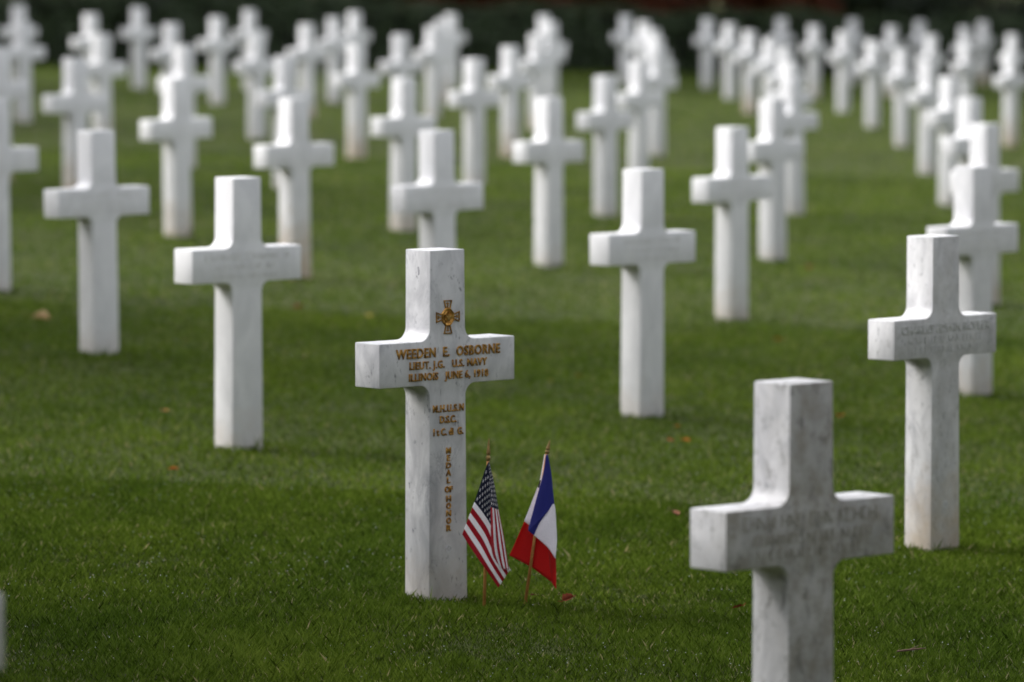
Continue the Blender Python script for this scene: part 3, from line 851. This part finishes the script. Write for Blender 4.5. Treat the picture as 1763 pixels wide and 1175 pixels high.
HX = [-30, -18, -12, -6.66, -4.97, -2.84, 1.1, 2.72, 5.2, 7.4, 12, 20, 34]
HY = [52, 63, 69, 73.8, 75.4, 78.0, 81.5, 82.8, 84.4, 85.6, 87.5, 90, 92]
def hedge_y(x): return np.interp(x, HX, HY)
def build_hedge():
    N = 42000; r = np.random.default_rng(5)
    x = r.uniform(-16, 18, N); hgt = .98 + .05 * np.sin(x * 1.7) + .04 * np.sin(x * 4.1 + 1)
    face = r.random(N)
    top = face < .25
    lump = .07 * np.sin(x * 5.3) + .05 * np.sin(x * 11.1 + 2)
    zz = np.where(top, hgt, r.uniform(0, 1, N) * hgt); yy = np.where(top, r.uniform(0, 1.1, N), lump + r.normal(0, .05, N) - .06 * np.sin(zz * 7 + x * 3))
    zz = zz + np.where(top, r.normal(0, .04, N), 0)
    y = hedge_y(x) + yy; z = SLOPE * x + zz
    nrm = np.where(top[:, None], np.array([[0, 0, 1.]]), np.array([[.25, -.9, .35]]))
    root = leaf_cloud(np.stack([x, y, z], 1), nrm, .085, 6, "clipped_hedge", HEDGE)
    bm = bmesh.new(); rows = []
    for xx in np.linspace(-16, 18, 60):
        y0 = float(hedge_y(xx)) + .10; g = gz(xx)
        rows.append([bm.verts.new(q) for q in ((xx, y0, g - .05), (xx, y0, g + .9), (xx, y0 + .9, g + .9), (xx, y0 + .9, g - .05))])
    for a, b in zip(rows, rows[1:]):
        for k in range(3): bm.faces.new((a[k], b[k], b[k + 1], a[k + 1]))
    me = bpy.data.meshes.new("dark_core"); bm.to_mesh(me); bm.free()
    link_mesh("dark_core", me, [CORE], root)
    tag(root, "long low clipped dark green hedge closing the lawn behind the last row of crosses", "hedge")
build_hedge()

def shrub(x, y, rx, h, mat, label, group, seed, name="evergreen_shrub", cat="shrub", n=5200, leaf=.12):
    r = np.random.default_rng(seed)
    root = empty(name, (x, y, gz(x)))
    # several overlapping clumps from the ground up
    P = []; Nn = []
    for k in range(16):
        c = np.array([r.uniform(-.7, .7) * rx, r.uniform(-.5, .5) * rx, h * (.12 + .8 * r.random())])
        c[:2] *= 1 - .45 * c[2] / h
        q = r.normal(0, 1, (n // 16, 3)); q /= np.linalg.norm(q, axis=1)[:, None]
        rad = rx * r.uniform(.35, .55)
        P.append(c + q * rad * r.uniform(.6, 1.05, (len(q), 1))); Nn.append(q)
    P = np.concatenate(P); Nn = np.concatenate(Nn); k = P[:, 2] > -.02
    leaf_cloud(P[k], Nn[k], leaf, seed + 1, "foliage", mat, root)
    for k in range(5):
        a = k * 1.26 + r.random()
        lathe("branch", (Vector((.1 * math.cos(a), .1 * math.sin(a), -.05)), Vector((rx * .4 * math.cos(a), rx * .4 * math.sin(a), h * .75))), [(0, .05), (.5, .03), (1, .01)], BARK, root, 7)
    return tag(root, label, cat, group)

def tree(x, y, h, cr, zc, mat, label, group, seed, n=7000, leaf=.22, name="russet_tree", low=.12):
    r = np.random.default_rng(seed)
    root = empty(name, (x, y, gz(x)))
    bm = bmesh.new()
    def limb(a, b, ra, rb, seg=5, nn=8):
        a, b = Vector(a), Vector(b); zq = (b - a).to_track_quat('Z', 'Y'); prev = None
        for s in range(seg + 1):
            t = s / seg; c = a.lerp(b, t) + Vector((math.sin(t * 5 + ra * 40) * .05, math.cos(t * 4) * .04, 0)) * (h * .06 if 0 < s else 0); rr_ = ra + (rb - ra) * t
            ring = [bm.verts.new(c + zq @ Vector((rr_ * math.cos(2 * math.pi * k / nn), rr_ * math.sin(2 * math.pi * k / nn), 0))) for k in range(nn)]
            if prev:
                for k in range(nn): j = (k + 1) % nn; bm.faces.new((prev[k], prev[j], ring[j], ring[k]))
            prev = ring
    limb((0, 0, -.1), (0, 0, h * .8), .16 * h / 6, .04)
    tips = []
    for k in range(11):
        a = k * 2.4 + r.random(); z0 = h * (low + (.725 - low) / 11 * k); ln = cr * (.95 - .04 * k)
        e = (ln * math.cos(a), ln * math.sin(a), z0 + ln * r.uniform(.05, .5)); tips.append(e)
        limb((0, 0, z0), e, .05 * h / 6, .012, 4, 6)
    me = bpy.data.meshes.new("trunk"); bm.to_mesh(me); bm.free(); link_mesh("trunk", me, [BARK], root, True)
    P = []; Nn = []
    cs = tips + [(r.uniform(-.6, .6) * cr, r.uniform(-.6, .6) * cr, r.uniform(zc, h)) for _ in range(20)]
    for c in cs:
        q = r.normal(0, 1, (n // len(cs), 3)); q /= np.linalg.norm(q, axis=1)[:, None]
        rad = cr * r.uniform(.22, .40)
        P.append(np.array(c) + q * rad * r.uniform(.3, 1.05, (len(q), 1)) * np.array([1, 1, .7])); Nn.append(q)
    P = np.concatenate(P); Nn = np.concatenate(Nn); k = P[:, 2] > max(.3, (low - .12) * h)
    leaf_cloud(P[k], Nn[k], leaf, seed + 3, "crown", mat, root, .7)
    return tag(root, label, "tree", group)

# dark evergreens at both ends, russet trees over the middle of the hedge
LS = [(-9.6, 1.5, 2.6), (-7.9, 1.4, 2.3), (-6.3, 1.3, 2.5), (-4.9, 1.2, 2.2), (-3.7, 1.1, 1.9), (-2.6, 1.0, 1.5)]
for i, (x, rx, h) in enumerate(LS):
    shrub(x, float(hedge_y(x)) + 1.6, rx, h, DARKG, "%s near black evergreen shrub from the left behind the hedge" % ORD[i], "dark shrubs behind the left of the hedge", 40 + i)
RS = [(5.9, 1.1, 1.7), (6.9, 1.2, 2.0), (8.1, 1.3, 2.4), (9.3, 1.4, 2.6)]
for i, (x, rx, h) in enumerate(RS):
    shrub(x, float(hedge_y(x)) + 1.7, rx, h, DARKG, "%s dark green evergreen shrub from the right behind the hedge" % ["fourth", "third", "second", "first"][i], "dark shrubs behind the right of the hedge", 60 + i)
for i in range(8):
    x = -1.9 + i * 1.0
    shrub(x, float(hedge_y(x)) + 2.0, .95, 1.9 + .2 * (i % 3), RUSSET, "%s low russet shrub from the left behind the middle of the hedge" % ORD[i], "russet shrubs behind the hedge", 120 + i, "russet_shrub", "shrub", 4200, .13)
TS = [(-1.6, 3.4), (.3, 3.0), (2.0, 3.5), (3.7, 3.1), (5.3, 3.6)]
for i, (x, dy) in enumerate(TS):
    tree(x, float(hedge_y(x)) + dy, 5.2 + .5 * (i % 3), 1.7, .8, RUSSET, "%s russet leaved tree from the left showing above the hedge" % ORD[i], "russet trees behind the hedge", 80 + i)

# unseen trees added to shade the nearest graves, the left rows and the hedge
for x, y, h, cr, lab in ((-9.6, 14.2, 10.5, 3.2, "tall tree standing left of the nearest graves, unseen, added for shade"),
                         (-5.5, -5.5, 13, 4.8, "tall tree behind the photographer's left shoulder, unseen, added for shade"),
                         (5.2, -4.5, 12.5, 4.8, "tall tree behind the photographer's right shoulder, unseen, added for shade"),
                         (8.0, 4.0, 12.2, 4.4, "tall tree right of the photographer, unseen, added for shade"),
                         (-12.6, 26.5, 10.8, 3.2, "second tall tree along the left border of the lawn, unseen, added for shade"),
                         (-14.0, 40.0, 11.2, 3.4, "third tall tree along the left border of the lawn, unseen, added for shade"),
                         (-15.5, 53.0, 11.6, 3.6, "fourth tall tree along the left border of the lawn, unseen, added for shade"),
                         (-16.5, 65.0, 12.2, 3.8, "fifth tall tree along the left border of the lawn, unseen, added for shade"),
                         (-9.0, 77.0, 13.2, 4.6, "unseen dark tree added above the left end of the hedge to shade it"),
                         (-3.6, 81.5, 12.8, 4.4, "unseen dark tree added above the hedge left of the russet trees to shade it"),
                         (9.5, 90.0, 13.4, 4.6, "unseen dark tree added above the right end of the hedge to shade it")):
    tree(x, y, h, cr, h * .5, DARKG, lab, "unseen trees added for shade", int(200 + h * 10), 14000, .36, "unseen_shade_tree", .42)

def unseen_shade_hedge(pts, h, label, seed):  # unseen hedges added to block low sky light around the lawn
    r = np.random.default_rng(seed); P = []; Nn = []; bm = bmesh.new(); prev = None
    ins = Vector((0, 35, 0))
    for (xa, ya), (xb, yb) in zip(pts, pts[1:]):
        L = math.hypot(xb - xa, yb - ya); n = int(L * 260)
        nx, ny = -(yb - ya) / L, (xb - xa) / L
        if (ins.x - xa) * nx + (ins.y - ya) * ny < 0: nx, ny = -nx, -ny
        t = r.random(n); x = xa + (xb - xa) * t; y = ya + (yb - ya) * t; z = r.uniform(0, 1, n) * h * (1 + .06 * np.sin((x + y) * 1.3))
        o_ = r.normal(.1, .12, n) + .1 * np.sin((x - y) * 2.1 + z)
        P.append(np.stack([x + nx * o_, y + ny * o_, SLOPE * x + z], 1)); Nn.append(np.repeat(np.array([[nx, ny, .3]]), n, 0))
    for x, y in pts:
        ring = [bm.verts.new((x, y, gz(x) - .1)), bm.verts.new((x, y, gz(x) + h * .95))]
        if prev: bm.faces.new((prev[0], ring[0], ring[1], prev[1]))
        prev = ring
    root = leaf_cloud(np.concatenate(P), np.concatenate(Nn), .17, seed + 1, "unseen_shade_hedge", DARKG)
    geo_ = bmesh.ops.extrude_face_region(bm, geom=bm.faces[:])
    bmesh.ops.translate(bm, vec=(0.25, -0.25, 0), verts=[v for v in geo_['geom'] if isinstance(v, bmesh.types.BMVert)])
    me = bpy.data.meshes.new("dark_core"); bm.to_mesh(me); bm.free(); link_mesh("dark_core", me, [CORE], root)
    tag(root, label, "hedge", "unseen hedges added to darken the horizon")
unseen_shade_hedge([(-17.5, 69), (-15.5, 50), (-13.5, 30), (-11.6, 12), (-10.5, -8)], 4.4, "tall dark hedge along the left border of the lawn, unseen, added to darken the horizon", 301)
unseen_shade_hedge([(-10.2, -8.6), (0, -9.2), (11.5, -8.4)], 5.0, "tall dark hedge behind the photographer, unseen, added to darken the horizon", 303)
unseen_shade_hedge([(12, -8), (13.5, 20), (15.5, 50), (17.5, 84)], 4.4, "tall dark hedge along the right border of the lawn, unseen, added to darken the horizon", 305)
